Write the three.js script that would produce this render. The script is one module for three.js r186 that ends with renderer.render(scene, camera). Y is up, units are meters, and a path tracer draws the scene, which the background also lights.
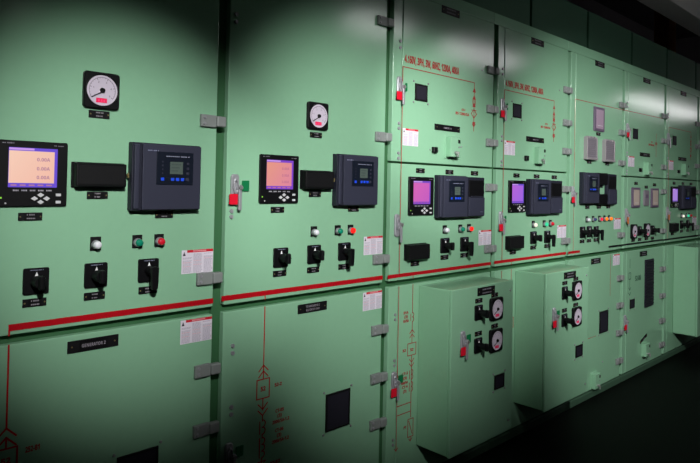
import * as THREE from 'three';
import { RoundedBoxGeometry } from 'three/addons/geometries/RoundedBoxGeometry.js';
import { mergeGeometries } from 'three/addons/utils/BufferGeometryUtils.js';
import { TextGeometry } from 'three/addons/geometries/TextGeometry.js';
import { FontLoader } from 'three/addons/loaders/FontLoader.js';
import { RectAreaLightUniformsLib } from 'three/addons/lights/RectAreaLightUniformsLib.js';
import { ImprovedNoise } from 'three/addons/math/ImprovedNoise.js';

// ------------------------------------------------------------------ camera, sky, lights, exposure
const W = 700, H = 463, FOCAL = 609.0;
const scene = new THREE.Scene();
scene.background = new THREE.Color(0x000000);
const camera = new THREE.PerspectiveCamera(2 * Math.atan(H / 2 / FOCAL) * 180 / Math.PI, W / H, 0.05, 60);
camera.position.set(-1.2102, 1.497, 1.9577);
camera.up.set(-0.02471, 0.99969, -0.00266);
camera.lookAt(-1.2102 + 0.69483, 1.497 + 0.01526, 1.9577 - 0.71901);
camera.setViewOffset(W, H, 0, 55, W, H);
scene.add(camera);
const renderer = new THREE.WebGLRenderer({ antialias: true });
renderer.toneMapping = THREE.LinearToneMapping;
renderer.toneMappingExposure = 1.0;
renderer.shadowMap.enabled = true;
RectAreaLightUniformsLib.init();
// four lamp heads added out of view to shape a vignette: [x, aim x, aim y, half angle, candela]
const SPOT_Y = 2.6, SPOT_Z = 2.45, SPOT_COLOR = new THREE.Color(1.0, 1.0, 0.97);
const ADDED_SPOTS = [[-1.2, -0.31, 1.4, 0.248, 28], [-0.7, 0.893, 1.35, 0.328, 37], [0.0, 1.364, 1.761, 0.208, 26], [0.7, 3.396, 1.13, 0.452, 50]];
// strip lamps in a row along the cabinets: [x from, x to]
const STRIP_Y = 2.98, STRIP_Z = 1.7, STRIP_GLOW = 6.0, STRIP_LIGHT = 1.0;
const STRIPS = [[2.3, 2.95], [3.6, 4.8], [8.1, 9.45], [9.75, 11.1]];

// ------------------------------------------------------------------ helpers
const font = await new FontLoader().loadAsync('fonts/droid/droid_sans_bold.typeface.json');
let seed = 77;
const rnd = () => { seed = (seed * 1664525 + 1013904223) >>> 0; return seed / 4294967296; };
const used = new Map();
function numbered(n) { const k = used.get(n) || 0; used.set(n, k + 1); return k ? n + '_' + String(k).padStart(3, '0') : n; }
const mv = (g, x = 0, y = 0, z = 0) => g.translate(x, y, z);
const plain = g => { const q = g.index ? g.toNonIndexed() : g; for (const k of Object.keys(q.attributes)) if (!['position', 'normal', 'uv'].includes(k)) q.deleteAttribute(k); q.clearGroups(); return q; };
const join = list => list.length === 1 ? list[0] : mergeGeometries(list.map(plain));
function uvm(g, s = 1) {                       // box-projected uv in metres
  const p = g.attributes.position, n = g.attributes.normal, uv = new Float32Array(p.count * 2);
  for (let i = 0; i < p.count; i++) {
    const ax = Math.abs(n.getX(i)), ay = Math.abs(n.getY(i)), az = Math.abs(n.getZ(i));
    let u, v;
    if (az >= ax && az >= ay) { u = p.getX(i); v = p.getY(i); } else if (ax >= ay) { u = p.getZ(i); v = p.getY(i); } else { u = p.getX(i); v = p.getZ(i); }
    uv[2 * i] = u * s; uv[2 * i + 1] = v * s;
  }
  g.setAttribute('uv', new THREE.BufferAttribute(uv, 2)); return g;
}
const rbox = (w, h, d, r = 0.002, seg = 1) => uvm(new RoundedBoxGeometry(w, h, d, seg, Math.min(r, w / 2.01, h / 2.01, d / 2.01)));
const box = (w, h, d) => uvm(new THREE.BoxGeometry(w, h, d));
const cylZ = (r0, r1, len, seg = 20) => new THREE.CylinderGeometry(r1, r0, len, seg).rotateX(Math.PI / 2).translate(0, 0, len / 2);   // from z=0 to z=len
function plateShape(w, h, r, depth, bevel = 0.001) {   // plate with rounded corners seen from the front, z 0..depth
  const s = new THREE.Shape(), x = -w / 2 + bevel, y = -h / 2 + bevel, ww = w - 2 * bevel, hh = h - 2 * bevel; r = Math.max(0.0004, r - bevel);
  s.moveTo(x + r, y); s.lineTo(x + ww - r, y); s.quadraticCurveTo(x + ww, y, x + ww, y + r); s.lineTo(x + ww, y + hh - r); s.quadraticCurveTo(x + ww, y + hh, x + ww - r, y + hh);
  s.lineTo(x + r, y + hh); s.quadraticCurveTo(x, y + hh, x, y + hh - r); s.lineTo(x, y + r); s.quadraticCurveTo(x, y, x + r, y);
  return uvm(new THREE.ExtrudeGeometry(s, { depth: depth - bevel, bevelEnabled: true, bevelThickness: bevel, bevelSize: bevel, bevelSegments: 1, curveSegments: 4 }));
}
function obj(name, geo, mat, parent, label) {
  const m = new THREE.Mesh(geo, mat); m.name = name; if (label) m.userData.label = label;
  if (parent) parent.add(m); return m;
}
function thing(name, label, category, [x, y, z], group, turn = 0) {
  const o = new THREE.Group(); o.name = numbered(name); o.position.set(x, y, z); o.rotation.y = turn;
  o.userData = { label, category }; if (group) o.userData.group = group; scene.add(o); return o;
}
function struct(name, geo, mat) { const m = new THREE.Mesh(geo, mat); m.name = name; m.userData.kind = 'structure'; scene.add(m); return m; }
// a part built once and copied: the copies share geometries and materials
function put(proto, parent, x, y, z = 0, label) { const c = proto.clone(); c.position.set(x, y, z); if (label) c.userData.label = label; parent.add(c); return c; }

// ------------------------------------------------------------------ materials
const noise = new ImprovedNoise();
function noiseTex(size, fn, srgb) {
  const d = new Uint8Array(size * size * 4);
  for (let y = 0; y < size; y++) for (let x = 0; x < size; x++) {
    const c = fn(x / size, y / size), i = (y * size + x) * 4;
    for (let k = 0; k < 3; k++) d[i + k] = Math.max(0, Math.min(255, Math.round(255 * c[k]))); d[i + 3] = 255;
  }
  const t = new THREE.DataTexture(d, size, size); t.wrapS = t.wrapT = THREE.RepeatWrapping; t.magFilter = THREE.LinearFilter; t.minFilter = THREE.LinearMipmapLinearFilter; t.generateMipmaps = true;
  if (srgb) t.colorSpace = THREE.SRGBColorSpace; t.needsUpdate = true; return t;
}
// tiling fractal noise
function fbm(u, v, f, oct, z) {
  let a = 0, amp = 0.5;
  for (let o = 0; o < oct; o++) {
    const n = (x, y) => noise.noise(x * f, y * f, z + o * 7.3);
    const q = n(u, v) * (1 - u) * (1 - v) + n(u - 1, v) * u * (1 - v) + n(u, v - 1) * (1 - u) * v + n(u - 1, v - 1) * u * v;
    a += q * amp; amp *= 0.5; f *= 2;
  }
  return a;
}
const paintTone = noiseTex(512, (u, v) => { const n = 1 + 0.035 * fbm(u, v, 3, 4, 1) + 0.02 * fbm(u, v, 40, 2, 9); return [0.955 * n, 0.955 * n, 0.95 * n]; }, true);
const paintBump = noiseTex(512, (u, v) => { const n = 0.5 + 0.5 * fbm(u, v, 70, 2, 33); return [n, n, n]; });
for (const t of [paintTone, paintBump]) t.repeat.set(1, 1);
const dim = (r, g, b, rough, sp) => new THREE.MeshPhysicalMaterial({ color: new THREE.Color().setRGB(r, g, b), roughness: rough, specularIntensity: sp });
const std = (r, g, b, rough, o = {}) => new THREE.MeshStandardMaterial({ color: new THREE.Color().setRGB(r, g, b), roughness: rough, ...o });
const M = {
  green: std(0.268, 0.52, 0.342, 0.17, { map: paintTone, bumpMap: paintBump, bumpScale: 0.00004 }),
  greenFrameShaded: std(0.034, 0.13, 0.05, 0.6, { map: paintTone }),  // cabinet green darkened to hold the shade in the door gaps
  plinthShaded: std(0.035, 0.085, 0.05, 0.7),  // grey-green, darkened to stand for the shade along the foot
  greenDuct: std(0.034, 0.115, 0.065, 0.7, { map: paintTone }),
  black: dim(0.0035, 0.0035, 0.0045, 0.45, 0.4),
  blackDull: dim(0.005, 0.005, 0.006, 0.6, 0.4),
  blackMesh: dim(0.016, 0.015, 0.024, 0.6, 0.4),
  relay: dim(0.03, 0.032, 0.054, 0.55, 0.5),
  relayDark: dim(0.015, 0.016, 0.028, 0.5, 0.5),
  keypad: dim(0.006, 0.009, 0.018, 0.4, 0.5),
  lcd: std(0.1, 0.14, 0.12, 0.25),
  blue: std(0.012, 0.07, 0.75, 0.4),
  red: std(0.48, 0.008, 0.02, 0.5),
  redLine: dim(0.33, 0.032, 0.032, 0.6, 0.3),
  stripe: dim(0.4, 0.003, 0.009, 0.5, 0.3),
  steel: std(0.33, 0.33, 0.36, 0.42, { metalness: 0.35 }),
  hingeGrey: std(0.23, 0.25, 0.245, 0.5, { metalness: 0.1 }),
  chrome: std(0.4, 0.4, 0.4, 0.42, { metalness: 0.7 }),
  brass: std(0.35, 0.28, 0.12, 0.35, { metalness: 0.8 }),
  dial: std(0.74, 0.68, 0.78, 0.35),
  white: std(0.75, 0.74, 0.76, 0.5),
  greyMark: std(0.55, 0.55, 0.58, 0.5),
  tagRed: dim(0.64, 0.006, 0.025, 0.6, 0.3),
  tagGreen: dim(0.004, 0.15, 0.05, 0.6, 0.3),
  tagOrange: std(0.6, 0.17, 0.03, 0.5),
  lensWhite: std(0.72, 0.72, 0.78, 0.25),
  lensGreen: std(0.006, 0.22, 0.13, 0.2),
  lensRed: std(0.62, 0.012, 0.03, 0.2),
  lensBlue: std(0.03, 0.05, 0.16, 0.2),
  lensDimGreen: std(0.2, 0.42, 0.3, 0.3),
  caseGrey: std(0.19, 0.17, 0.2, 0.45),
  silver: std(0.3, 0.27, 0.29, 0.4, { metalness: 0.2 }),
  mauve: std(0.34, 0.24, 0.33, 0.35),
  mauveDark: std(0.12, 0.085, 0.14, 0.45),
  beige: std(0.46, 0.38, 0.33, 0.4),
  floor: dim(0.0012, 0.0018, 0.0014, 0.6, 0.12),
  wall: std(0.2, 0.18, 0.2, 0.9),
  ceiling: std(0.06, 0.058, 0.062, 0.9),
  rust: std(0.4, 0.15, 0.04, 0.7),
  ductGrey: std(0.8, 0.8, 0.77, 0.55),
  lampShell: std(0.5, 0.5, 0.48, 0.4),
};
const glow = (r, g, b, k, base) => new THREE.MeshPhysicalMaterial({ color: base || new THREE.Color().setRGB(r * 0.2, g * 0.2, b * 0.2), roughness: 0.4, specularIntensity: 0.3, emissive: new THREE.Color().setRGB(r, g, b), emissiveIntensity: k });
const G = {
  red: glow(1, 0.015, 0.012, 1.1), redSoft: glow(1, 0.02, 0.08, 0.8), orange: glow(1, 0.2, 0.01, 1.2), green: glow(0.04, 0.8, 0.4, 0.75), warm: glow(1, 0.95, 0.8, 0.9), led: glow(0.4, 1, 0.1, 0.6),
  tube: glow(1, 1, 1, STRIP_GLOW), lamp: glow(1, 1, 0.95, 2),
};

// print atlas for plates, labels, dials and screens (flat print only)
const AW = 2048, AH = 2048, atlas = document.createElement('canvas'); atlas.width = AW; atlas.height = AH;
const cx = atlas.getContext('2d'); cx.fillStyle = '#000'; cx.fillRect(0, 0, AW, AH);
let ax = 0, ay = 0, arow = 0;
function cell(w, h, draw) {
  if (ax + w > AW) { ax = 0; ay += arow + 4; arow = 0; }
  const x0 = ax, y0 = ay; ax += w + 4; arow = Math.max(arow, h);
  cx.save(); cx.beginPath(); cx.rect(x0, y0, w, h); cx.clip(); cx.translate(x0, y0); draw(cx, w, h); cx.restore();
  return [(x0 + 1) / AW, 1 - (y0 + h - 1) / AH, (x0 + w - 1) / AW, 1 - (y0 + 1) / AH];
}
const atlasTex = new THREE.CanvasTexture(atlas); atlasTex.colorSpace = THREE.SRGBColorSpace;
const printMat = new THREE.MeshPhysicalMaterial({ map: atlasTex, roughness: 0.5, specularIntensity: 0.4 });
const screenMat = new THREE.MeshStandardMaterial({ color: 0x050505, roughness: 0.25, emissive: 0xffffff, emissiveMap: atlasTex, emissiveIntensity: 1.0 });
function sheet(w, h, rect, t = 0.0008) {        // a thin sheet whose front carries the print
  const g = new THREE.BoxGeometry(w, h, t), uv = g.attributes.uv, n = g.attributes.normal;
  for (let i = 0; i < uv.count; i++) {
    const f = n.getZ(i) > 0.5;
    uv.setXY(i, f ? rect[0] + (rect[2] - rect[0]) * uv.getX(i) : rect[0] + 0.0004, f ? rect[1] + (rect[3] - rect[1]) * uv.getY(i) : rect[1] + 0.0004);
  }
  return g;
}
function disc(r, rect) { const g = new THREE.CircleGeometry(r, 40), uv = g.attributes.uv; for (let i = 0; i < uv.count; i++) uv.setXY(i, rect[0] + (rect[2] - rect[0]) * uv.getX(i), rect[1] + (rect[3] - rect[1]) * uv.getY(i)); return g; }
function plateCell(lines, w, h, color = '#958e99') {
  return cell(w, h, (c, w, h) => {
    c.fillStyle = '#08080b'; c.fillRect(0, 0, w, h); c.fillStyle = color; c.textAlign = 'center'; c.textBaseline = 'middle';
    const n = lines.length, fs = h * (n > 1 ? 0.36 : 0.42);
    lines.forEach((s, i) => { c.font = 'bold ' + fs + 'px sans-serif'; const m = Math.min(1, w * 0.84 / c.measureText(s).width); c.save(); c.translate(w / 2, h * (i + 0.5 + (n > 1 ? (i ? -0.06 : 0.06) : 0)) / n); c.scale(m, 1); c.fillText(s, 0, 0); c.restore(); });
  });
}
function marksCell(w, h, rows, fill, ink, span = [0.22, 0.78]) {   // print too small to read in the photograph: short marks in rows
  return cell(w, h, (c, w, h) => {
    c.fillStyle = fill; c.fillRect(0, 0, w, h); c.fillStyle = ink;
    for (let r = 0; r < rows; r++) { let x = w * (span[0] + 0.06 * rnd()); const y = h * (r + 0.5) / rows, e = w * (span[1] - 0.06 * rnd()); while (x < e) { const l = 3 + rnd() * 5; c.fillRect(x, y - h * 0.13 / rows * 1.6, l, h * 0.4 / rows); x += l + 2 + (rnd() < 0.15 ? 6 : 0); } }
  });
}
const smallPlateCells = [0, 1, 2].map(() => marksCell(96, 36, 2, '#08080b', '#8f8992'));
const warnCell = cell(256, 172, (c, w, h) => {
  c.fillStyle = '#d9d2de'; c.fillRect(0, 0, w, h);
  c.fillStyle = '#c21e30'; c.fillRect(w * 0.17, 0, w * 0.83, h * 0.115);
  c.fillStyle = '#e9a6ae'; for (let x = w * 0.36; x < w * 0.76; x += 9) c.fillRect(x, h * 0.03, 6, h * 0.055);
  c.fillStyle = '#3a3440'; c.beginPath(); c.moveTo(w * 0.08, h * 0.07); c.lineTo(w * 0.125, h * 0.24); c.lineTo(w * 0.035, h * 0.24); c.fill();
  c.fillStyle = '#d9d2de'; c.fillRect(w * 0.077, h * 0.13, 2, 9);
  for (let k = 0; k < 3; k++) { const x0 = w * (0.04 + k * 0.33), y0 = k === 0 ? h * 0.32 : h * 0.17;
    for (let y = y0; y < h * 0.95; y += 7) { if (rnd() < 0.1) continue; c.fillStyle = rnd() < 0.12 ? '#c98a98' : '#a198ab'; let x = x0; const e = x0 + w * (0.24 + 0.045 * rnd()); while (x < e) { const l = 4 + rnd() * 12; c.fillRect(x, y, Math.min(l, e - x), 3.4); x += l + 3; } } }
});
const dialCell = cell(256, 256, (c, w, h) => {
  c.fillStyle = '#c6bccc'; c.fillRect(0, 0, w, h); c.strokeStyle = '#5d5764'; c.fillStyle = '#77707e';
  c.lineWidth = 3; c.beginPath(); c.arc(w / 2, h / 2, 104, Math.PI * 0.8, Math.PI * 2.2); c.stroke();
  for (let k = 0; k <= 20; k++) { const a = Math.PI * (0.8 + 1.4 * k / 20), L = k % 4 ? 8 : 16; c.lineWidth = k % 4 ? 2 : 4; c.beginPath(); c.moveTo(w / 2 + 104 * Math.cos(a), h / 2 + 104 * Math.sin(a)); c.lineTo(w / 2 + (104 - L) * Math.cos(a), h / 2 + (104 - L) * Math.sin(a)); c.stroke(); }
  c.font = 'bold 22px sans-serif'; c.textAlign = 'center'; c.textBaseline = 'middle';
  for (let k = 0; k <= 5; k++) { const a = Math.PI * (0.8 + 1.4 * k / 5); c.fillText(String(k), w / 2 + 72 * Math.cos(a), h / 2 + 72 * Math.sin(a)); }
  c.fillStyle = '#f01a55'; c.fillRect(w * 0.31, h * 0.745, w * 0.34, h * 0.14); c.fillStyle = '#ff4f80'; for (const x of [0.37, 0.46, 0.54]) c.fillRect(w * x, h * 0.785, w * 0.045, h * 0.065);
});
const lcdCell = cell(96, 72, (c, w, h) => { c.fillStyle = '#4c5954'; c.fillRect(0, 0, w, h); c.fillStyle = '#3f4b48'; for (let r = 0; r < 3; r++) for (let x = 12; x < 80 - r * 9; x += 10) c.fillRect(x, 12 + r * 18, 7, 8); });
function screenCell(bg0, bg1, head, ink, digits) {
  return cell(256, 216, (c, w, h) => {
    c.fillStyle = head; c.fillRect(0, 0, w, h); const g = c.createLinearGradient(0, 0, w, h); g.addColorStop(0, bg0); g.addColorStop(1, bg1);
    c.fillStyle = g; c.fillRect(3, 18, w - 20, h - 42);
    c.fillStyle = '#c79ae8'; c.fillRect(3, 3, w * 0.5, 11);
    c.fillStyle = ink; c.font = 'bold 27px sans-serif'; c.textAlign = 'right';
    if (digits) [72, 122, 170].forEach(y => c.fillText('0.00A', w * 0.84, y));
    for (let k = 0; k < 5; k++) c.fillRect(14 + k * 46, h - 16, 30, 7);
  });
}
const screens = [screenCell('#f6cdb8', '#f0b9a6', '#6a4fd0', '#b27f98', true), screenCell('#e59a83', '#dd84a0', '#7d45c8', '#c47590', true), screenCell('#d968b8', '#c35cc0', '#7a4dc4', '#b04aa2', false), screenCell('#b765d8', '#9a63e0', '#6b50c8', '#9a50c0', false), screenCell('#a97fd0', '#9a7bd2', '#7a62b8', '#9068b8', false)];
const logoCell = marksCell(64, 16, 1, '#0b0b10', '#8f8a96', [0.05, 0.95]);
const softKeyCell = cell(200, 16, (c, w, h) => { c.fillStyle = '#0b0b10'; c.fillRect(0, 0, w, h); c.fillStyle = '#aaa5b0'; for (let k = 0; k < 5; k++) { let x = 6 + k * 40; for (let i = 0; i < 4; i++) { c.fillRect(x, 5, 5, 7); x += 7; } } });
const relayHeadCell = marksCell(160, 16, 1, '#101322', '#8b8ea2', [0.03, 0.97]);
const relayLogoCell = marksCell(80, 20, 1, '#2f3145', '#7f8298', [0.05, 0.95]);

// ------------------------------------------------------------------ instruments (each built once, then copied onto the cabinets)
const screwG = (() => { const a = cylZ(0.0055, 0.0048, 0.004, 10); return a; })();
const screw = new THREE.Mesh(screwG, M.steel); screw.name = 'screw';
const darkScrew = new THREE.Mesh(cylZ(0.008, 0.007, 0.006, 6), M.hingeGrey); darkScrew.name = 'bolt';
const bolt = new THREE.Mesh(cylZ(0.0085, 0.0075, 0.006, 10), M.steel); bolt.name = 'bolt';

function namePlate(w, h, rect) {
  const p = new THREE.Mesh(plateShape(w, h, 0.002, 0.003, 0.0006), M.blackDull); p.name = 'nameplate';
  const m = w * (w > 0.12 ? 0.56 : 0.62); obj('lettering', sheet(m, h * 0.86, rect), printMat, p).position.set(0, 0, 0.0031);
  for (const s of [-1, 1]) { const q = obj('screw', cylZ(0.0026, 0.0022, 0.0016, 8), M.brass, p); q.position.set(s * w * 0.42, 0, 0.003); }
  return p;
}
const smallPlates = smallPlateCells.map(c => namePlate(0.066, 0.024, c));
let spi = 0; const smallPlate = () => smallPlates[spi++ % 3];

function analogMeter(angle) {
  const m = new THREE.Mesh(plateShape(0.114, 0.116, 0.012, 0.014, 0.003), M.black); m.name = 'dial_meter'; m.userData.label = 'square black dial meter with a round white face';
  const rim = new THREE.TorusGeometry(0.051, 0.0028, 8, 40); obj('rim', rim, M.black, m).position.z = 0.014;
  const f = obj('dial', disc(0.0505, dialCell), new THREE.MeshStandardMaterial({ map: atlasTex, roughness: 0.3 }), m, 'white dial with a red printed block'); f.position.z = 0.0148;
  const n = box(0.044, 0.003, 0.001); n.translate(0.018, 0, 0); n.rotateZ(angle); obj('needle', n, M.black, m).position.set(0, -0.004, 0.0175);
  obj('hub', cylZ(0.0085, 0.007, 0.006, 20), M.black, m).position.set(0, 0, 0.0155);
  return m;
}
const meterA = analogMeter(Math.PI * 1.17);

function powerMeter(rect) {
  const m = new THREE.Mesh(plateShape(0.193, 0.193, 0.006, 0.010, 0.002), M.black); m.name = 'power_meter'; m.userData.label = 'square black meter with a glowing screen';
  const ring = join([mv(box(0.14, 0.003, 0.003), 0, 0.0595, 0), mv(box(0.14, 0.003, 0.003), 0, -0.0595, 0), mv(box(0.003, 0.122, 0.003), -0.0685, 0, 0), mv(box(0.003, 0.122, 0.003), 0.0685, 0, 0)]);
  obj('screen_frame', ring, M.blackDull, m).position.set(-0.001, 0.018, 0.0105);
  obj('screen', sheet(0.134, 0.116, rect, 0.001), screenMat, m, 'glowing screen').position.set(-0.001, 0.018, 0.0107);
  obj('lettering', sheet(0.034, 0.007, logoCell), printMat, m).position.set(-0.071, 0.088, 0.0102);
  obj('lettering', sheet(0.03, 0.005, logoCell), printMat, m).position.set(0.068, 0.086, 0.0102);
  obj('key_captions', sheet(0.112, 0.009, softKeyCell), printMat, m).position.set(-0.001, -0.049, 0.0102);
  const dia = new THREE.CylinderGeometry(0.0085, 0.0085, 0.003, 4).rotateX(Math.PI / 2).scale(1.15, 0.78, 1);
  for (const [x, y] of [[0, 0.0105], [0, -0.0105], [-0.017, 0], [0.017, 0]]) obj('arrow_button', dia, M.greyMark, m).position.set(0.021 + x, -0.073 + y, 0.011);
  for (const y of [-0.062, -0.084]) obj('key', rbox(0.015, 0.008, 0.003, 0.001), M.greyMark, m).position.set(0.071, y, 0.011);
  obj('status_light', cylZ(0.003, 0.002, 0.002, 10), G.led, m).position.set(-0.085, -0.071, 0.0095);
  obj('status_light', cylZ(0.003, 0.002, 0.002, 10), M.greyMark, m).position.set(-0.073, -0.087, 0.0095);
  return m;
}
const powerMeters = screens.map(powerMeter);

function testSwitch(w = 0.158, h = 0.074, d = 0.034) {
  const m = new THREE.Mesh(join([rbox(w, h, d, 0.004, 2).translate(0, 0, d / 2), plateShape(w + 0.01, h + 0.006, 0.003, 0.005)]), M.black); m.name = 'test_switch'; m.userData.label = 'plain black covered test switch block';
  obj('wing_nut', join([cylZ(0.004, 0.004, 0.012, 10), mv(rbox(0.006, 0.016, 0.005, 0.001), 0, 0, 0.012)]).rotateY(Math.PI / 2), M.brass, m).position.set(w / 2 - 0.001, 0.002, d * 0.6);
  obj('cover_lip', rbox(w * 0.92, h * 0.8, 0.003, 0.001), M.blackDull, m).position.z = d;
  return m;
}
const testBlock = testSwitch();

function relayUnit(w = 0.25, h = 0.226, d = 0.03) {
  const m = new THREE.Mesh(rbox(w, h, d, 0.003).translate(0, 0, d / 2), M.relayDark); m.name = 'protection_relay'; m.userData.label = 'blue-grey relay with a small grey display and blue keys';
  const dw = w - 0.034, ox = 0.016;
  obj('front_panel', rbox(dw, h - 0.006, 0.012, 0.003).translate(ox, 0, d + 0.004), M.relay, m);
  obj('pull_handle', rbox(0.018, h - 0.012, 0.012, 0.004).translate(-w / 2 + 0.014, 0, d + 0.004), M.relay, m);
  obj('lettering', sheet(0.042, 0.009, relayLogoCell), printMat, m).position.set(ox - dw / 2 + 0.034, h / 2 - 0.025, d + 0.0104);
  const kx = ox + dw / 2 - 0.1, ky = h / 2 - 0.083, z = d + 0.0106;
  obj('keypad', rbox(0.136, 0.112, 0.003, 0.001), M.keypad, m).position.set(kx, ky, z);
  obj('lettering', sheet(0.096, 0.008, relayHeadCell), printMat, m).position.set(kx + 0.008, ky + 0.041, z + 0.0016);
  obj('display', sheet(0.048, 0.042, lcdCell, 0.001), printMat, m, 'small grey display').position.set(kx + 0.004, ky + 0.002, z + 0.0016);
  [M.blue, M.keypad, M.blue, M.blue, M.blue, M.greyMark].forEach((mt, i) => { const k = obj('key', rbox(0.012, 0.011, 0.003, 0.001), mt === M.greyMark ? M.relay : mt, m); k.position.set(kx - 0.047 + i * 0.0185, ky - 0.037, z + 0.002); });
  for (let i = 0; i < 3; i++) obj('key', rbox(0.009, 0.008, 0.003, 0.001), M.relay, m).position.set(kx + 0.047, ky + 0.018 - i * 0.017, z + 0.002);
  for (let i = 0; i < 4; i++) obj('status_light', cylZ(0.003, 0.002, 0.002, 8), M.relay, m).position.set(kx - 0.047, ky + 0.022 - i * 0.013, z + 0.001);
  return m;
}
const relay = relayUnit(), relaySlim = relayUnit(0.243, 0.222, 0.03);
function relayTwo(w = 0.168, h = 0.216, d = 0.03) {      // dark window above, plain panel below
  const m = new THREE.Mesh(rbox(w, h, d, 0.003).translate(0, 0, d / 2), M.relayDark); m.name = 'protection_relay'; m.userData.label = 'narrow dark relay with a black window above a plain panel';
  obj('window', rbox(w - 0.028, h * 0.42, 0.006, 0.002), M.black, m).position.set(0.004, h * 0.215, d + 0.001);
  obj('front_panel', rbox(w - 0.02, h * 0.47, 0.012, 0.003), M.relay, m).position.set(0.004, -h * 0.245, d + 0.003);
  obj('lettering', sheet(0.028, 0.006, relayLogoCell), printMat, m).position.set(0.045, -h * 0.38, d + 0.0095);
  obj('pull_handle', rbox(w - 0.05, 0.01, 0.012, 0.003), M.relayDark, m).position.set(0.004, 0, d + 0.004);
  return m;
}
const relaySmall = relayTwo();

function pilot(name, mat, label) {
  const m = new THREE.Mesh(plateShape(0.034, 0.044, 0.002, 0.003, 0.0006), M.blackDull); m.name = 'indicator_light'; m.userData.label = label;
  obj('ring', mv(cylZ(0.0145, 0.0135, 0.012, 20), 0, -0.003, 0.003), M.steel, m);
  const prof = [[0, 0.026], [0.006, 0.0255], [0.0105, 0.023], [0.0122, 0.018], [0.0122, 0.01]].map(([r, z]) => new THREE.Vector2(r, z));
  obj('lens', new THREE.LatheGeometry(prof.reverse(), 20).rotateX(Math.PI / 2).translate(0, -0.003, 0.003), mat, m, label);
  return m;
}
const lamps = {
  white: pilot('w', M.lensWhite, 'unlit white lamp'), green: pilot('g', M.lensGreen, 'unlit green lamp'), red: pilot('r', M.lensRed, 'unlit red lamp'), blue: pilot('b', M.lensBlue, 'unlit dark blue lamp'), pale: pilot('p', M.lensDimGreen, 'unlit pale lamp'),
  redLit: pilot('rl', G.red, 'lit red lamp'), pinkLit: pilot('pl', G.redSoft, 'lit pink-red lamp'), orangeLit: pilot('ol', G.orange, 'lit orange lamp'), greenLit: pilot('gl', G.green, 'lit green lamp'), warmLit: pilot('wl', G.warm, 'lit white lamp'),
};

function controlSwitch(kind) {
  const m = new THREE.Mesh(plateShape(0.072, 0.078, 0.006, 0.008, 0.002), M.black); m.name = 'control_switch'; m.userData.label = kind === 'pistol' ? 'black switch with a pistol grip handle' : 'black rotary switch with a round knob';
  obj('pointer_mark', new THREE.ExtrudeGeometry(new THREE.Shape([new THREE.Vector2(0, 0.008), new THREE.Vector2(0.005, -0.005), new THREE.Vector2(-0.005, -0.005)]), { depth: 0.0008, bevelEnabled: false }), M.white, m).position.set(0.0, 0.02, 0.008);
  obj('caption', sheet(0.04, 0.005, relayHeadCell), printMat, m).position.set(0, 0.033, 0.0083);
  obj('shaft', cylZ(0.016, 0.014, 0.026, 20), M.black, m).position.z = 0.008;
  if (kind === 'pistol') {
    const s = new THREE.Shape(); s.moveTo(-0.011, 0.012); s.quadraticCurveTo(0, 0.018, 0.011, 0.012); s.lineTo(0.01, -0.03); s.lineTo(0.008, -0.055); s.quadraticCurveTo(0, -0.063, -0.008, -0.055); s.lineTo(-0.01, -0.03); s.closePath();
    obj('grip', uvm(new THREE.ExtrudeGeometry(s, { depth: 0.01, bevelEnabled: true, bevelThickness: 0.003, bevelSize: 0.002, bevelSegments: 2 })), M.black, m).position.z = 0.044;
    obj('grip_neck', cylZ(0.012, 0.012, 0.018, 16), M.black, m).position.z = 0.032;
  } else {
    const g = new THREE.CylinderGeometry(0.018, 0.021, 0.026, 8).rotateX(Math.PI / 2).scale(1.0, 0.92, 1).translate(0, 0, 0.015);
    obj('knob', join([g, mv(rbox(0.016, 0.042, 0.02, 0.005), 0, 0, 0.031)]), M.black, m).position.z = 0.022;
  }
  return m;
}
const knobSwitch = controlSwitch('knob'), pistolSwitch = controlSwitch('pistol');

function hingeUnit() {
  const m = new THREE.Mesh(join([mv(rbox(0.062, 0.044, 0.014, 0.002), -0.019, 0, 0.007), mv(rbox(0.04, 0.04, 0.024, 0.006, 2), 0.03, 0, 0.012)]), M.hingeGrey); m.name = 'hinge';
  for (const y of [-0.011, 0.011]) { const s = obj('screw', cylZ(0.006, 0.005, 0.004, 10), M.steel, m); s.position.set(-0.036, y, 0.0135); }
  return m;
}
const hinge = hingeUnit();

function handleUnit(tags) {                        // origin at the lever's pivot
  const s = [mv(plateShape(0.034, 0.11, 0.015, 0.01, 0.003), -0.02, 0.0, 0)];
  const m = new THREE.Mesh(join(s), M.steel); m.name = 'latch_handle';
  obj('keeper_loop', new THREE.TorusGeometry(0.013, 0.0035, 8, 20).scale(0.8, 1.9, 1), M.steel, m).position.set(-0.02, 0.01, 0.014);
  obj('lever', join([mv(cylZ(0.012, 0.011, 0.018, 18), -0.006, 0, 0), mv(rbox(0.014, 0.096, 0.009, 0.003, 2), -0.006, -0.034, 0.02)]), M.steel, m); obj('key_cylinder', mv(cylZ(0.009, 0.008, 0.008, 16), -0.006, 0.004, 0.022), M.chrome, m);
  if (tags.includes('r')) obj('red_tag', plateShape(0.036, 0.04, 0.003, 0.003, 0.0006), M.tagRed, m, 'red tag').position.set(-0.031, -0.04, 0.014);
  if (tags.includes('g')) obj('green_tag', plateShape(0.033, 0.04, 0.003, 0.003, 0.0006), M.tagGreen, m, 'green tag').position.set(0.028, 0.011, 0.004);
  if (tags.includes('o')) obj('orange_tag', plateShape(0.03, 0.05, 0.003, 0.003, 0.0006), M.tagOrange, m, 'orange tag').position.set(-0.02, -0.04, 0.02);
  if (tags.includes('n')) obj('narrow_tag', plateShape(0.012, 0.04, 0.003, 0.003, 0.0006), M.tagGreen, m, 'narrow green tag').position.set(0.026, 0.008, 0.008);
  return m;
}
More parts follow.
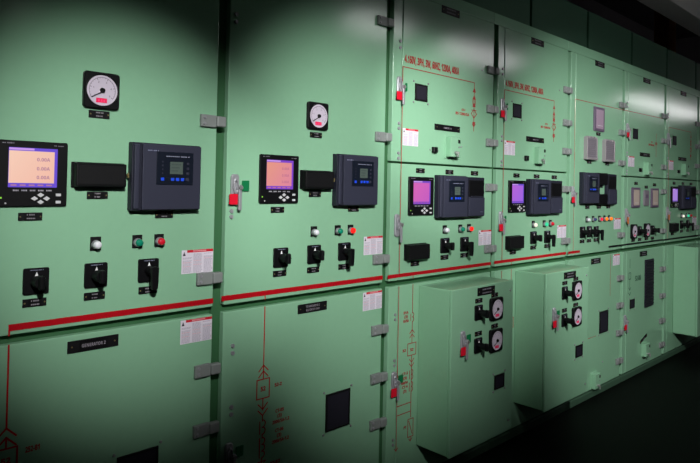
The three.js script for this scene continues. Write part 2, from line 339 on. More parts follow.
const handles = {}; for (const k of ['rg', 'rn', 'x', 'o', 'r']) handles[k] = handleUnit(k);

function viewWindow(w, h, mat = M.blackMesh) {
  const m = new THREE.Mesh(join([plateShape(w, h, 0.012, 0.004, 0.001)]), mat); m.name = 'viewing_window'; m.userData.label = 'dark rounded window';
  const r = new THREE.Shape(), i = new THREE.Path(); const a = w / 2, b = h / 2, t = 0.006;
  r.moveTo(-a, -b); r.lineTo(a, -b); r.lineTo(a, b); r.lineTo(-a, b); r.closePath(); i.moveTo(-a + t, -b + t); i.lineTo(-a + t, b - t); i.lineTo(a - t, b - t); i.lineTo(a - t, -b + t); i.closePath(); r.holes.push(i);
  obj('gasket', uvm(new THREE.ExtrudeGeometry(r, { depth: 0.006, bevelEnabled: true, bevelSize: 0.001, bevelThickness: 0.001, bevelSegments: 1 })), M.blackDull, m);
  for (const x of [-1, 1]) for (const y of [-1, 1]) { const s = obj('screw', cylZ(0.0055, 0.0045, 0.005, 8), M.hingeGrey, m); s.position.set(x * (w / 2 + 0.011), y * (h / 2 + 0.011), 0); }
  return m;
}
const smallWindow = viewWindow(0.092, 0.082), bigWindow = viewWindow(0.141, 0.158), boxWindow = viewWindow(0.088, 0.07);

const warnLabel = new THREE.Mesh(sheet(0.126, 0.084, warnCell), printMat); warnLabel.name = 'warning_label'; warnLabel.userData.label = 'white printed label with a red band on top';

function lockBox(tilt) {
  const d = 0.036, m = new THREE.Mesh(join([rbox(0.09, 0.106, d, 0.003).translate(0, 0, d / 2), plateShape(0.104, 0.12, 0.004, 0.004)]), M.green); m.name = 'lock_box';
  obj('keyhole', plateShape(0.016, 0.02, 0.004, 0.003, 0.0006), M.black, m).position.set(0.027, 0.03, d);
  obj('key_barrel', join([cylZ(0.009, 0.008, 0.014, 14), mv(rbox(0.004, 0.026, 0.012, 0.001), 0, -0.01, 0.016)]), M.chrome, m).position.set(-0.006, -0.03, d);
  for (const y of [0.0, -0.03]) obj('screw', screwG, M.hingeGrey, m).position.set(0.027, y, d - 0.001);
  return m;
}
const lock = lockBox();
const keyBlock = new THREE.Mesh(join([plateShape(0.034, 0.03, 0.003, 0.016, 0.002)]), M.black); keyBlock.name = 'key_block';
for (const s of [-1, 1]) obj('screw', cylZ(0.005, 0.004, 0.005, 8), M.hingeGrey, keyBlock).position.set(s * 0.03, 0, 0);

function meterCase() {                                   // grey ribbed draw-out case with a bright sill
  const w = 0.165, h = 0.158, d = 0.022, m = new THREE.Mesh(rbox(w, h, d, 0.003).translate(0, 0, d / 2), M.caseGrey); m.name = 'ribbed_case'; m.userData.label = 'grey ribbed draw-out case with a silver sill';
  for (let i = 0; i < 9; i++) obj('rib', rbox(w - 0.022, 0.006, 0.006, 0.002), M.caseGrey, m).position.set(0, -h * 0.34 + i * 0.0145, d + 0.001);
  obj('sill', rbox(w + 0.004, 0.016, d + 0.012, 0.003), M.silver, m).position.set(0, -h / 2 + 0.004, d / 2 + 0.004);
  for (const x of [-0.055, 0.0, 0.055]) obj('clip', rbox(0.022, 0.014, d + 0.006, 0.003), M.silver, m).position.set(x, h / 2, d / 2 + 0.002);
  for (const x of [-1, 1]) obj('side_rail', rbox(0.008, h, d + 0.008, 0.002), M.silver, m).position.set(x * (w / 2 - 0.003), 0, d / 2 + 0.002);
  return m;
}
const ribbed = meterCase();
function framedPanel(w, h, frame, face, label) {
  const d = 0.012, m = new THREE.Mesh(plateShape(w, h, 0.004, d, 0.002), frame); m.name = 'framed_display'; m.userData.label = label;
  obj('face', rbox(w - 0.05, h - 0.036, 0.004, 0.001), face, m).position.set(0, 0.0, d);
  obj('face_line', rbox(w - 0.09, 0.004, 0.002, 0.0006), M.greyMark, m).position.set(0, -h * 0.27, d + 0.0025);
  return m;
}
const mauvePanel = framedPanel(0.17, 0.176, M.mauveDark, M.mauve, 'mauve panel in a dark frame'), beigePanel = framedPanel(0.165, 0.163, M.mauveDark, M.beige, 'beige panel in a dark frame');
const greyCounter = new THREE.Mesh(plateShape(0.105, 0.132, 0.02, 0.012, 0.003), M.caseGrey); greyCounter.name = 'counter'; greyCounter.userData.label = 'grey counter with rounded corners';
obj('counter_window', rbox(0.06, 0.03, 0.003, 0.001), M.mauveDark, greyCounter).position.set(0, 0.015, 0.012);

// painted one-line diagrams: thin raised strokes of paint
function strokes(lines, w = 0.004) {
  const out = [];
  for (const l of lines) for (let i = 0; i + 1 < l.length; i++) {
    const [x0, y0] = l[i], [x1, y1] = l[i + 1], L = Math.hypot(x1 - x0, y1 - y0);
    out.push(new THREE.BoxGeometry(L + w, w, 0.0008).rotateZ(Math.atan2(y1 - y0, x1 - x0)).translate((x0 + x1) / 2, (y0 + y1) / 2, 0.0005));
  }
  return join(out);
}
const arc = (x, y, r, a0, a1, n = 8) => Array.from({ length: n + 1 }, (_, i) => { const a = a0 + (a1 - a0) * i / n; return [x + r * Math.cos(a), y + r * Math.sin(a)]; });
const chevUp = (x, y, s) => [[x - s, y - s], [x, y], [x + s, y - s]], chevDn = (x, y, s) => [[x - s, y + s], [x, y], [x + s, y + s]];
const rectL = (x0, y0, x1, y1) => [[x0, y0], [x1, y0], [x1, y1], [x0, y1], [x0, y0]];
function paintText(s, x, y, h, width, mat, parent) {       // left edge x, baseline y
  const g = new TextGeometry(s, { font, size: h, depth: 0.0004, curveSegments: 3, bevelEnabled: true, bevelThickness: 0.0002, bevelSize: h * 0.04, bevelSegments: 1 }); g.computeBoundingBox();
  g.scale(width / (g.boundingBox.max.x - g.boundingBox.min.x), 1, 1); g.translate(x, y, 0.0002); return obj('lettering', g, mat, parent);
}

// ------------------------------------------------------------------ room shell
const CEIL = 5;
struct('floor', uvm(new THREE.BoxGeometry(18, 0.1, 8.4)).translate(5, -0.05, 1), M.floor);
struct('ceiling', uvm(new THREE.BoxGeometry(18, 0.15, 8.4)).translate(5, CEIL + 0.075, 1), M.ceiling);
struct('wall_back', uvm(new THREE.BoxGeometry(18, CEIL, 0.2)).translate(5, CEIL / 2, -3.1), M.wall);
struct('wall_front', uvm(new THREE.BoxGeometry(18, CEIL, 0.2)).translate(5, CEIL / 2, 5.1), M.wall);
struct('wall_left', uvm(new THREE.BoxGeometry(0.2, CEIL, 8)).translate(-3.9, CEIL / 2, 1), M.wall);
struct('wall_right', uvm(new THREE.BoxGeometry(0.2, CEIL, 8)).translate(13.9, CEIL / 2, 1), M.wall);

// ------------------------------------------------------------------ cabinets
const P = 0.914, L0 = 0.04, R0 = P - 0.006, DT = 0.028;   // pitch; doors run from L0 to R0, DT thick, fronts at z = 0
const doorGeo = (x0, x1, y0, y1) => rbox(x1 - x0, y1 - y0, DT, 0.004, 2).translate((x0 + x1) / 2, (y0 + y1) / 2, -DT / 2);
const bodyGeo = join([box(P - 0.003, 2.41, 1.25).translate(P / 2, 1.25, -DT - 0.625)]);
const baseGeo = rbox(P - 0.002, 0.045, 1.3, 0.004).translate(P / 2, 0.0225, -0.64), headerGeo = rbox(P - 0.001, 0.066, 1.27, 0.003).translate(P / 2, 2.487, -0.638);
const flange = 0.106;
const Y = { top: 2.4525, seamHi: 1.6195, seamLo: 1.61, upBot: 1.043, lowTop: 1.016, low: 0.052 };
function cabinet(n, label, seams) {
  const c = thing('switchgear_cabinet', label, 'cabinet', [(n - 2) * P, 0, 0], 'row of green switchgear cabinets');
  obj('body', bodyGeo, M.greenFrameShaded, c); obj('base', baseGeo, M.plinthShaded, c); obj('header_panel', headerGeo, M.green, c);
  const x0 = seams.flange ? flange + 0.004 : L0, add = (name, y0, y1) => { obj(name, doorGeo(x0, R0, y0, y1), M.green, c); if (seams.flange) obj('door_flange', doorGeo(L0, flange, y0, y1), M.green, c); };
  if (seams.mid) { add('upper_door', Y.seamHi, Y.top); add('middle_door', Y.upBot, Y.seamLo); } else add('upper_door', Y.upBot, Y.top);
  add('lower_door', Y.low, Y.lowTop);
  for (const y of seams.hinges) put(hinge, c, 0.885, y, 0);
  return c;
}
const stripe = (c, x0, x1, mat = M.stripe, y = 1.066, h = 0.019, label = 'wide red painted stripe') => obj('painted_stripe', box(x1 - x0, h, 0.0012).translate((x0 + x1) / 2, y, 0.0006), mat, c, label);
const bolts = (c, x, ys, p = bolt) => { for (const y of ys) put(p, c, x, y, 0); };
const longPlate = (lines, w = 0.16, h = 0.038, px = 384) => namePlate(w, h, plateCell(lines, px, Math.round(px * h / (w * 0.62) * 0.86)));
const blankLong = namePlate(0.155, 0.04, marksCell(160, 56, 2, '#08080b', '#6f6a74', [0.04, 0.96]));
const printLong = namePlate(0.155, 0.04, marksCell(160, 56, 2, '#08080b', '#8a8490', [0.04, 0.96]));

// --- two cabinets with one tall upper door
function instruments(c, screen, third, dy = 0) {
  put(meterA, c, 0.478, 1.785 + dy / 2); put(smallPlate(), c, 0.475, 1.709);
  put(powerMeters[screen], c, 0.283, 1.514 + dy / 2); put(smallPlate(), c, 0.28, 1.387 + dy);
  put(testBlock, c, 0.477, 1.515 + dy / 2); put(smallPlate(), c, 0.476, 1.451 + dy);
  put(relay, c, 0.699, 1.514 + dy); put(smallPlate(), c, 0.706, 1.385 + dy);
  put(lamps.white, c, 0.474, 1.297 + dy / 2); put(lamps.green, c, 0.612, 1.297 + dy / 2); put(lamps[third], c, 0.69, 1.297 + dy / 2);
  put(knobSwitch, c, 0.3, 1.195 + dy); put(knobSwitch, c, 0.477, 1.197 + dy); put(pistolSwitch, c, 0.653, 1.198 + dy);
  for (const x of [0.298, 0.475, 0.654]) put(smallPlate(), c, x, 1.131 + dy);
  put(warnLabel, c, 0.84, 1.215 + dy, 0.0006); put(warnLabel, c, 0.842, 0.967, 0.0006);
}
const c1 = cabinet(1, 'green cabinet with pale peach meter screen and unlit red lamp, stripe starting at a corner', { hinges: [2.273, 1.723, 1.151, 0.819, 0.605] });
instruments(c1, 0, 'red');
stripe(c1, 0.23, R0, M.stripe, 1.065);
put(longPlate(['GENERATOR 2']), c1, 0.476, 0.979);
put(bigWindow, c1, 0.633, 0.514); put(handles.rg, c1, 0.094, 1.478); put(handles.rg, c1, 0.094, 0.48);
{
  const x = 0.232, s = 0.026, d = [[[x, 1.056], [x, 1.044]], [[x, 1.014], [x, 0.775]], chevUp(x, 0.775, s), chevUp(x, 0.748, s), [[x, 0.748], [x, 0.716]], rectL(x - 0.03, 0.645, x + 0.03, 0.716), [[x, 0.645], [x, 0.6]], chevDn(x, 0.6, s), chevDn(x, 0.575, s), [[x, 0.575], [x, 0.4]]];
  obj('mimic_diagram', strokes(d, 0.005), M.stripe, c1, 'red painted one-line diagram');
  paintText('52', x - 0.013, 0.672, 0.017, 0.026, M.redLine, c1); paintText('252-B1', 0.284, 0.69, 0.016, 0.04, M.redLine, c1);
}
const c2 = cabinet(2, 'green cabinet with an orange meter screen below a dial gauge and one lit red lamp', { hinges: [2.273, 1.73, 1.157, 0.828, 0.604, 0.391] });
instruments(c2, 1, 'redLit', 0.008);
stripe(c2, L0 - 0.01, R0, M.stripe, 1.068);
put(longPlate(['TIE BREAKER B-2', '52-2 CIRCUIT 4160V']), c2, 0.476, 0.981);
put(bigWindow, c2, 0.633, 0.514); put(handles.rg, c2, 0.094, 1.478); put(handles.rg, c2, 0.094, 0.47);
bolts(c2, 0.066, [2.137, 2.108]); bolts(c2, 0.064, [1.393, 1.372]); bolts(c2, 0.083, [0.885, 0.858]); bolts(c2, 0.083, [0.655, 0.628]);
{
  const x = 0.229, s = 0.022, d = [[[x, 1.056], [x, 1.044]], [[x, 1.014], [x, 0.785]], chevUp(x, 0.785, s), chevUp(x, 0.762, s), [[x, 0.785], [x, 0.73]], rectL(x - 0.03, 0.655, x + 0.03, 0.73), [[x, 0.655], [x, 0.61]], chevDn(x, 0.612, s), chevDn(x, 0.588, s), [[x, 0.588], [x, 0.566]],
    arc(x, 0.556, 0.014, Math.PI / 2, -Math.PI / 2), arc(x, 0.528, 0.014, Math.PI / 2, -Math.PI / 2), [[x - 0.012, 0.565], [x - 0.012, 0.518]], [[x, 0.514], [x, 0.5]],
    arc(x, 0.488, 0.013, Math.PI / 2, -Math.PI / 2), arc(x, 0.462, 0.013, Math.PI / 2, -Math.PI / 2), arc(x, 0.436, 0.013, Math.PI / 2, -Math.PI / 2), [[x - 0.012, 0.5], [x - 0.012, 0.425]], [[x, 0.423], [x, 0.39]], chevDn(x, 0.39, s * 0.8), [[x - s * 0.8, 0.408], [x + s * 0.8, 0.408]], [[x - 0.012, 0.385], [x - 0.012, 0.355]], [[x + 0.012, 0.385], [x + 0.012, 0.355]], [[x, 0.355], [x, 0.3]]];
  obj('mimic_diagram', strokes(d, 0.0042), M.stripe, c2, 'red painted one-line diagram');
  paintText('52', x - 0.012, 0.684, 0.017, 0.024, M.redLine, c2);
  for (const [t, tx, ty, w] of [['52-2', 0.285, 0.688, 0.036], ['CT-05', 0.292, 0.583, 0.042], ['(3)', 0.302, 0.562, 0.022], ['2000/5A-1.2', 0.278, 0.54, 0.085], ['CT-06', 0.292, 0.505, 0.042], ['(3)', 0.302, 0.484, 0.022], ['2000/5A-1.2', 0.278, 0.462, 0.085], ['87-B2', 0.27, 0.38, 0.05]]) paintText(t, tx, ty, 0.013, w, M.redLine, c2);
}

// --- cabinets with a middle door
const hB = [2.176, 1.953, 1.76, 1.504, 1.153, 0.825, 0.6, 0.39];
const busText = '4.160V, 3PH, 3W, 60HZ, 1200A, 40KA';
function busDiagram(c, withText) {
  const x = 0.716, d = [[[0.112, 1.075], [0.112, 2.084], [x, 2.084], [x, 2.03]], [[x, 2.045], [x, 1.815]], arc(x, 1.976, 0.012, 0, 2 * Math.PI, 12).map(([a, b]) => [a, 1.976 + (b - 1.976) * 2]), chevUp(x, 1.92, 0.026).map(([a, b]) => [a, b + 0.016]), chevDn(x, 1.915, 0.026).reverse().map(([a, b]) => [a, b - 0.03]), [[x - 0.022, 1.93], [x + 0.022, 1.93]], arc(x, 1.852, 0.014, 0, 2 * Math.PI, 4)];
  obj('mimic_diagram', strokes(d, 0.0042), M.redLine, c, 'thin red painted one-line diagram');
  const tri = [2.04, 2.0, 1.958, 1.875].map((y, i) => { const s = new THREE.Shape([new THREE.Vector2(-0.015, 0), new THREE.Vector2(0.015, 0), new THREE.Vector2(0, i === 3 ? -0.026 : 0.028)]); return new THREE.ExtrudeGeometry(s, { depth: 0.0008, bevelEnabled: false }).translate(x, y - 0.01, 0.0002); });
  obj('mimic_arrows', join(tri), M.redLine, c);
  if (withText) {
    paintText(busText, 0.124, 2.108, 0.036, 0.448, M.redLine, c);
    paintText('CT-1', 0.6, 1.916, 0.012, 0.032, M.redLine, c); paintText('B5 1200/5A', 0.545, 1.893, 0.014, 0.125, M.redLine, c);
  }
}
const cablePlate = namePlate(0.218, 0.032, plateCell(['CABLE B 7 CA'], 384, 84));
function typeB(n, label, screen, lit, opt = {}) {
  const c = cabinet(n, label, { mid: true, flange: true, hinges: opt.hinges || hB });
  put(blankLong, c, 0.488, 2.432); busDiagram(c, opt.text !== false);
  put(smallWindow, c, 0.252, 1.972); put(handles[opt.h0 || 'rn'], c, 0.104, 1.976);
  bolts(c, 0.088, [2.204, 2.172, 1.805, 1.78, 1.66, 1.635]);
  const w = put(warnLabel, c, 0.178, 1.742, 0.0006); w.scale.x = 0.93;
  put(cablePlate, c, 0.476, 1.811); put(lock, c, 0.506, 1.712); put(keyBlock, c, 0.364, 1.69); bolts(c, 0.6, [1.72], screw); bolts(c, 0.79, [2.165], screw);
  for (const x of [0.258, 0.5, 0.73]) put(smallPlate(), c, x, 1.58);
  put(powerMeters[screen], c, 0.263, 1.452); put(relaySlim, c, 0.494, 1.451); put(relaySmall, c, 0.702, 1.449);
  put(handles[opt.h1 || 'x'], c, 0.105, 1.31);
  [0.467, 0.605, 0.685].forEach((x, i) => put(lamps[lit[i]], c, x, 1.277));
  put(testBlock, c, 0.228, 1.176); put(smallPlate(), c, 0.229, 1.116);
  put(knobSwitch, c, 0.468, 1.193); put(pistolSwitch, c, 0.643, 1.191); for (const x of [0.469, 0.645]) put(smallPlate(), c, x, 1.131);
  put(warnLabel, c, 0.844, 1.218, 0.0006);
  return c;
}
const c3 = typeB(3, 'green cabinet with a magenta meter screen, first with red lettering across its upper door', 2, ['white', 'green', 'redLit']);
const c4 = typeB(4, 'green cabinet with a violet meter screen, a lit green lamp and red lettering above', 3, ['warmLit', 'greenLit', 'red'], { h1: 'rn' });
stripe(c3, L0 - 0.01, R0, M.stripe, 1.066, 0.017); stripe(c4, L0 - 0.01, P - 0.004, M.stripe, 1.068, 0.017);
function lowerMimic(c) {
  const x = 0.217, s = 0.017, d = [[[x, 1.056], [x, 1.044]], [[x, 1.014], [x, 0.872]], arc(x, 0.863, 0.011, Math.PI / 2, -Math.PI / 2), arc(x, 0.841, 0.011, Math.PI / 2, -Math.PI / 2), [[x - 0.012, 0.868], [x - 0.012, 0.836]], [[x, 0.83], [x, 0.723]], chevUp(x, 0.79, s), chevUp(x, 0.768, s), rectL(x - 0.031, 0.664, x + 0.031, 0.723), [[x, 0.664], [x, 0.36]], chevDn(x, 0.628, s), chevDn(x, 0.606, s),
    arc(x, 0.58, 0.012, Math.PI / 2, -Math.PI / 2), arc(x, 0.556, 0.012, Math.PI / 2, -Math.PI / 2), [[x - 0.014, 0.588], [x - 0.014, 0.548]], arc(x, 0.52, 0.012, Math.PI / 2, -Math.PI / 2), arc(x, 0.496, 0.012, Math.PI / 2, -Math.PI / 2), [[x - 0.014, 0.528], [x - 0.014, 0.488]], [[0.112, 0.428], [x, 0.44]].map(([a, b]) => [a, 0.432]), [[0.112, 0.388], [x, 0.388]], rectL(x - 0.02, 0.262, x + 0.02, 0.35), [[x - 0.013, 0.34], [x + 0.013, 0.275]], [[x, 0.262], [x, 0.24]], chevDn(x, 0.24, 0.012), [[0.112, 1.012], [0.112, 0.22]], chevDn(0.112, 0.22, 0.012)];
  obj('mimic_diagram', strokes(d, 0.0038), M.redLine, c, 'thin red painted one-line diagram');
  for (const [t, tx, ty, w] of [['51A', 0.15, 0.873, 0.036], ['(3)', 0.156, 0.853, 0.026], ['10/5A', 0.146, 0.832, 0.044], ['52', 0.205, 0.684, 0.024], ['52', 0.148, 0.688, 0.024], ['CT-3', 0.148, 0.575, 0.042], ['(3)', 0.156, 0.553, 0.026], ['600/5A', 0.142, 0.53, 0.05], ['CT-4', 0.148, 0.51, 0.042], ['(3)', 0.156, 0.488, 0.026], ['PT', 0.165, 0.31, 0.02]]) paintText(t, tx, ty, 0.013, w, M.redLine, c);
}
lowerMimic(c3); lowerMimic(c4);
for (const c of [c3, c4]) { put(handles.rg, c, 0.104, 0.5625 - 0.01); bolts(c, 0.087, [0.88, 0.857, 0.66, 0.637, 0.28, 0.257], darkScrew); }

// --- cabinet with the ribbed cases
const c5 = cabinet(5, 'green cabinet with two grey ribbed cases and a row of lit red and orange lamps', { flange: true, hinges: [2.17, 1.955, 1.717, 1.155, 0.82, 0.607, 0.394, 0.175] });
put(blankLong, c5, 0.488, 2.432);
obj('mimic_diagram', strokes([[[0.102, 1.06], [0.102, 2.131], [R0 - 0.004, 2.136]]], 0.0042), M.redLine, c5, 'thin red painted line');
put(mauvePanel, c5, 0.474, 2.022); put(smallPlate(), c5, 0.476, 1.914);
put(ribbed, c5, 0.326, 1.8); put(ribbed, c5, 0.63, 1.797); for (const x of [0.33, 0.635]) put(smallPlate(), c5, x, 1.702);
{
  const r = put(relaySlim, c5, 0.3, 1.514);
  const m = obj('relay_block', join([mv(rbox(0.16, 0.085, 0.034, 0.003), 0, 0.073, 0.017), mv(rbox(0.16, 0.074, 0.034, 0.003), 0, -0.078, 0.017), mv(rbox(0.03, 0.23, 0.034, 0.003), -0.068, 0, 0.017), plateShape(0.16, 0.22, 0.004, 0.006)]), M.black, c5, 'black block framing a green opening'); m.position.set(0.495, 1.512, 0);
  obj('opening_plate', rbox(0.125, 0.072, 0.004, 0.001), M.green, m).position.set(0.016, -0.004, 0.008);
  obj('keyhole', plateShape(0.05, 0.022, 0.004, 0.004, 0.001), M.black, m).position.set(0.016, 0.018, 0.0095);
  const k = put(relaySmall, c5, 0.66, 1.508); k.scale.set(0.98, 1.06, 1);
}
for (const x of [0.31, 0.5, 0.665]) put(smallPlate(), c5, x, 1.377);
[['white', 0.305], ['blue', 0.405], ['pinkLit', 0.512], ['orangeLit', 0.6], ['orangeLit', 0.68]].forEach(([k, x]) => put(lamps[k], c5, x, 1.29));
for (const x of [0.235, 0.343]) put(knobSwitch, c5, x, 1.201); put(pistolSwitch, c5, 0.455, 1.197); for (const x of [0.235, 0.343, 0.455]) put(smallPlate(), c5, x, 1.136);
put(warnLabel, c5, 0.835, 1.244, 0.0006); put(warnLabel, c5, 0.825, 0.965, 0.0006);
put(handles.r, c5, 0.095, 1.47);
stripe(c5, L0 - 0.01, 0.205, M.stripe, 1.067, 0.016); stripe(c5, 0.683, P - 0.004, M.black, 1.072, 0.014, 'black painted stripe');
put(printLong, c5, 0.463, 0.981); put(bigWindow, c5, 0.608, 0.518); put(lock, c5, 0.45, 0.115); bolts(c5, 0.6, [0.22], screw);
obj('mimic_diagram', strokes([[[0.59, 0.7], [0.59, 1.012]].map(([a, b]) => [0.72, b]), [[0.28, 0.43], [0.48, 0.43]]], 0.003), M.redLine, c5, 'thin painted line');

// --- cabinet with the two beige panels
const c6 = cabinet(6, 'green cabinet with two beige framed panels and a tall dark louvre on its lower door', { mid: true, flange: true, hinges: [2.17, 1.95, 1.717, 1.5, 1.153, 0.816, 0.581, 0.36, 0.15] });
put(blankLong, c6, 0.488, 2.432); put(smallWindow, c6, 0.252, 1.966); put(handles.r, c6, 0.104, 1.985);
obj('mimic_diagram', strokes([[[0.006, 2.138], [0.87, 2.148]], [[0.717, 2.0], [0.717, 1.8]], chevUp(0.717, 1.93, 0.024), chevDn(0.717, 1.9, 0.024)], 0.0042), M.redLine, c6, 'thin red painted line');
paintText('CT-2', 0.6, 1.916, 0.014, 0.036, M.redLine, c6); paintText('B6 1200/5A', 0.545, 1.89, 0.015, 0.13, M.redLine, c6);
put(warnLabel, c6, 0.178, 1.738, 0.0006); put(cablePlate, c6, 0.465, 1.806); put(lock, c6, 0.495, 1.69); put(keyBlock, c6, 0.36, 1.675);
bolts(c6, 0.088, [2.204, 2.172, 1.805, 1.78, 1.66, 1.635]);
put(beigePanel, c6, 0.268, 1.447); put(greyCounter, c6, 0.492, 1.443); put(beigePanel, c6, 0.682, 1.445); for (const [x, y] of [[0.28, 1.563], [0.5, 1.535], [0.69, 1.557]]) put(smallPlate(), c6, x, y);
put(handles.o, c6, 0.104, 1.305);
put(meterA, c6, 0.235, 1.172); put(knobSwitch, c6, 0.365, 1.17); put(meterA, c6, 0.515, 1.172); put(knobSwitch, c6, 0.65, 1.168);
for (const x of [0.235, 0.37, 0.515, 0.652]) put(smallPlate(), c6, x, 1.1);
stripe(c6, 0.004, P - 0.004, M.black, 1.072, 0.014, 'black painted stripe'); 
put(printLong, c6, 0.458, 0.978); put(namePlate(0.15, 0.024, smallPlateCells[1]), c6, 0.48, 0.265).rotation.z = 0.3;
{
  const v = obj('louvre', plateShape(0.19, 0.4, 0.004, 0.008, 0.001), M.blackMesh, c6, 'tall dark louvre'); v.position.set(0.585, 0.722, 0);
  for (let i = 0; i < 16; i++) { const s = obj('slat', rbox(0.172, 0.017, 0.006, 0.001), M.blackMesh, v); s.position.set(0, -0.18 + i * 0.024, 0.009); s.rotation.x = 0.5; }
}
put(boxWindow, c6, 0.228, 0.587); put(handles.r, c6, 0.104, 0.46); put(lock, c6, 0.495, 0.175);
{ const x = 0.18; obj('mimic_diagram', strokes([[[x, 0.95], [x, 0.88]], rectL(x - 0.02, 0.79, x + 0.02, 0.84), [[x, 0.79], [x, 0.7]], chevDn(x, 0.7, 0.02), chevDn(x, 0.66, 0.02)], 0.006), M.greenDuct, c6, 'dark painted one-line diagram'); paintText('52-B6', 0.29, 0.765, 0.04, 0.12, M.greenDuct, c6); }

// --- cabinet further on, like the lettered ones but bare of lettering, and the one at the picture's edge
const c7 = typeB(7, 'green cabinet with a small purple screen and two lit lamps, upper door without lettering', 4, ['warmLit', 'greenLit', 'red'], { text: false, h0: 'x', h1: 'o' });
stripe(c7, 0.004, P - 0.004, M.black, 1.07, 0.014, 'black painted stripe');
const c8 = cabinet(8, 'plain green cabinet at the far end of the row, cut by the right edge', { mid: true, flange: true, hinges: hB });
put(blankLong, c8, 0.488, 2.432); put(handles.x, c8, 0.104, 1.976); put(smallWindow, c8, 0.252, 1.972); put(powerMeters[4], c8, 0.263, 1.452); stripe(c8, 0.004, R0, M.black, 1.07, 0.014, 'black painted stripe');

// ------------------------------------------------------------------ control boxes standing out from the lower doors
const smallMeterPlate = namePlate(0.06, 0.022, smallPlateCells[2]);
function controlBox(n, label) {
  const b = thing('control_box', label, 'control box', [(n - 2) * P + 0.264, 0, 0], 'protruding control boxes on the lower doors');
  const w = 0.548, y0 = 0.207, y1 = 1.004, D = 0.205, d0 = 0.018;
  obj('case', rbox(w, y1 - y0, D - d0, 0.005, 2).translate(w / 2, (y0 + y1) / 2, (D - d0) / 2 + 0.0005), M.green, b);
  obj('door', rbox(w + 0.004, y1 - y0 + 0.004, d0 - 0.002, 0.004, 2).translate(w / 2, (y0 + y1) / 2, D - d0 / 2 + 0.001), M.green, b);
  const f = D;
  const q = (u) => u - 0.264;
  put(printLong, b, q(0.553), 0.975, f);
  put(meterA, b, q(0.64), 0.873, f); put(meterA, b, q(0.64), 0.71, f); put(smallMeterPlate, b, q(0.631), 0.945, f); put(smallMeterPlate, b, q(0.634), 0.783, f);
  for (const y of [0.873, 0.708]) { const k = put(knobSwitch, b, q(0.484), y, f); k.scale.set(0.9, 0.96, 1); put(smallMeterPlate, b, q(0.487), y + 0.059, f); }
  put(handles.rg, b, q(0.372), 0.745, f); put(boxWindow, b, q(0.685), 0.488, f);
  bolts(b, q(0.781), [0.954, 0.26], screw); b.children.slice(-2).forEach(s => { s.position.z = f; });
  return b;
}
controlBox(3, 'protruding green control box with two dial gauges below the magenta meter screen');
controlBox(4, 'protruding green control box with two dial gauges below the violet meter screen');
controlBox(7, 'farthest protruding green control box, past the tall dark louvre');

// ------------------------------------------------------------------ duct boxes along the cabinet tops, column and duct behind
const ductOrdinal = ['peach', 'orange', 'magenta', 'violet'].map(k => `dark green duct box on the cabinet with the ${k} meter screen`).concat(['two ribbed cases', 'two beige panels', 'small purple screen'].map(k => `dark green duct box on the cabinet with the ${k}`), ['dark green duct box on the plain cabinet ending the row', 'farthest dark green duct box, cut by the right edge of the photo']);
for (let n = 3; n <= 9; n++) {
  const o = thing('duct_box', ductOrdinal[n - 1], 'duct', [(n - 2) * P, 2.5205, -0.29], 'duct boxes along the cabinet tops');
  obj('casing', rbox(P - 0.03, 0.46, 0.85, 0.006).translate(P / 2, 0.23, -0.425), M.greenDuct, o);
  obj('joint_flange', join([box(0.016, 0.42, 0.8).translate(0.003, 0.21, -0.42)]), M.greenDuct, o);
}
{
  const o = thing('steel_column', 'rust-brown steel column behind the duct boxes', 'column', [8.68, 0, -1.4]);
  obj('web', box(0.012, CEIL, 0.2).translate(0, CEIL / 2, 0), M.rust, o); for (const s of [-1, 1]) obj('flange', box(0.3, CEIL, 0.014).translate(0, CEIL / 2, s * 0.1), M.rust, o);
  const d = thing('air_duct', 'pale grey sheet-metal air duct under the dark ceiling', 'duct', [7.1, 3.37, -0.27]);
  obj('casing', rbox(4.6, 0.5, 0.24, 0.008).translate(0, 0.25, 0), M.ductGrey, d);
  for (const x of [0.4, 1.8]) { obj('joint_band', rbox(0.05, 0.512, 0.252, 0.006).translate(x, 0.25, 0), M.ductGrey, d); obj('hanger_rod', new THREE.CylinderGeometry(0.008, 0.008, CEIL - 3.87, 8).translate(x, 0.5 + (CEIL - 3.87) / 2, 0), M.steel, d); }
}

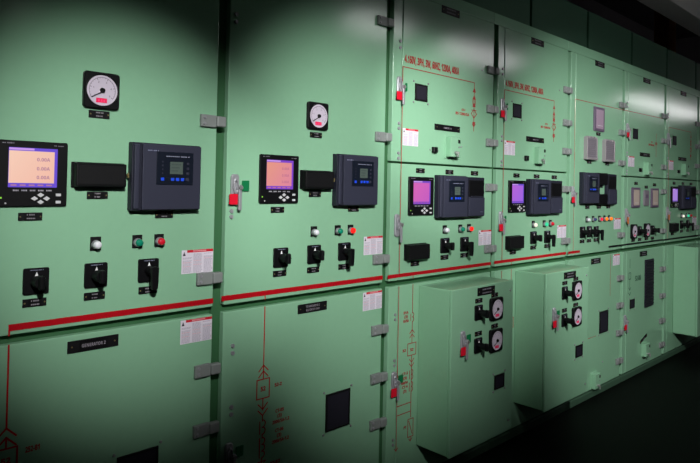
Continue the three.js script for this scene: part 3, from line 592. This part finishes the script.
// ------------------------------------------------------------------ strip lamps, then the added lamp heads
for (let i = 0; i < STRIPS.length; i++) {
  const [x0, x1] = STRIPS[i], len = x1 - x0;
  const o = thing('strip_light', 'hanging strip lamp with a flat white diffuser, ' + ['first', 'second', 'third', 'last'][i] + ' of the row over the aisle', 'lamp', [(x0 + x1) / 2, STRIP_Y, STRIP_Z], 'strip lamps over the aisle');
  const s = new THREE.Shape([[-0.11, -0.03], [-0.06, 0.045], [0.06, 0.045], [0.11, -0.03], [0.1, -0.03], [0.054, 0.036], [-0.054, 0.036], [-0.1, -0.03]].map(p => new THREE.Vector2(...p)));
  obj('reflector', uvm(new THREE.ExtrudeGeometry(s, { depth: len, bevelEnabled: false })).translate(0, 0, -len / 2).rotateY(Math.PI / 2), M.lampShell, o);
  for (const k of [-1, 1]) { obj('end_cap', box(0.02, 0.05, 0.16).translate(k * (len / 2 - 0.012), 0.005, 0), M.lampShell, o); obj('hanger_rod', new THREE.CylinderGeometry(0.006, 0.006, CEIL - STRIP_Y - 0.045, 8).translate(k * len * 0.35, 0.045 + (CEIL - STRIP_Y - 0.045) / 2, 0), M.steel, o); }
  obj('diffuser', rbox(len - 0.03, 0.12, 0.2, 0.03, 3).translate(0, -0.085, 0), G.tube, o);
  const l = new THREE.RectAreaLight(0xffffff, STRIP_LIGHT, len - 0.06, 0.18); l.position.set((x0 + x1) / 2, STRIP_Y - 0.15, STRIP_Z); l.lookAt((x0 + x1) / 2, 0, STRIP_Z); scene.add(l);
}
{  // rail and heads are added to keep light off top and bottom
  const r = thing('added_lamp_rail', 'added unseen steel rail carrying four added lamp heads', 'rail', [-0.25, SPOT_Y + 0.24, SPOT_Z]);
  obj('rail', rbox(2.3, 0.04, 0.04, 0.003), M.steel, r); for (const x of [-1.0, 0, 1.0]) obj('hanger_rod', new THREE.CylinderGeometry(0.008, 0.008, CEIL - SPOT_Y - 0.26, 8).translate(x, (CEIL - SPOT_Y - 0.26) / 2 + 0.02, 0), M.steel, r);
  ADDED_SPOTS.forEach(([x, tx, ty, half, cd], i) => {
    const pos = new THREE.Vector3(x, SPOT_Y, SPOT_Z), tgt = new THREE.Vector3(tx, ty, 0);
    const o = thing('added_spot_lamp', 'added round black lamp head, unseen, on the added rail, ' + ['first', 'second', 'third', 'last'][i] + ' along the rail', 'lamp', [x, SPOT_Y, SPOT_Z], 'added lamp heads on the added rail');
    const head = new THREE.Group(); head.lookAt(tgt.clone().sub(pos));
    const prof = [[0.0, -0.2], [0.05, -0.19], [0.062, -0.15], [0.07, -0.02], [0.074, 0.0], [0.068, 0.0], [0.064, -0.02], [0.0, -0.022]].map(p => new THREE.Vector2(...p));
    const q = head.quaternion, mk = (name, g, m) => obj(name, g.applyQuaternion(q), m, o);
    mk('housing', new THREE.LatheGeometry(prof, 28).rotateX(Math.PI / 2), M.black); mk('lens', new THREE.CircleGeometry(0.06, 28).translate(0, 0, -0.014), G.lamp);
    obj('bracket', box(0.02, 0.17, 0.02).translate(0, 0.14, 0.05), M.black, o);
    const l = new THREE.SpotLight(SPOT_COLOR, cd, 0, half, 1.0, 2); l.position.copy(pos).add(tgt.clone().sub(pos).normalize().multiplyScalar(0.02)); l.target.position.copy(tgt); l.shadow.radius = 2.5; scene.add(l, l.target);
  });
}
scene.traverse(o => { if (o.isMesh) { o.castShadow = true; o.receiveShadow = true; } if (o.isLight) o.castShadow = true; });
atlasTex.needsUpdate = true;
renderer.render(scene, camera);
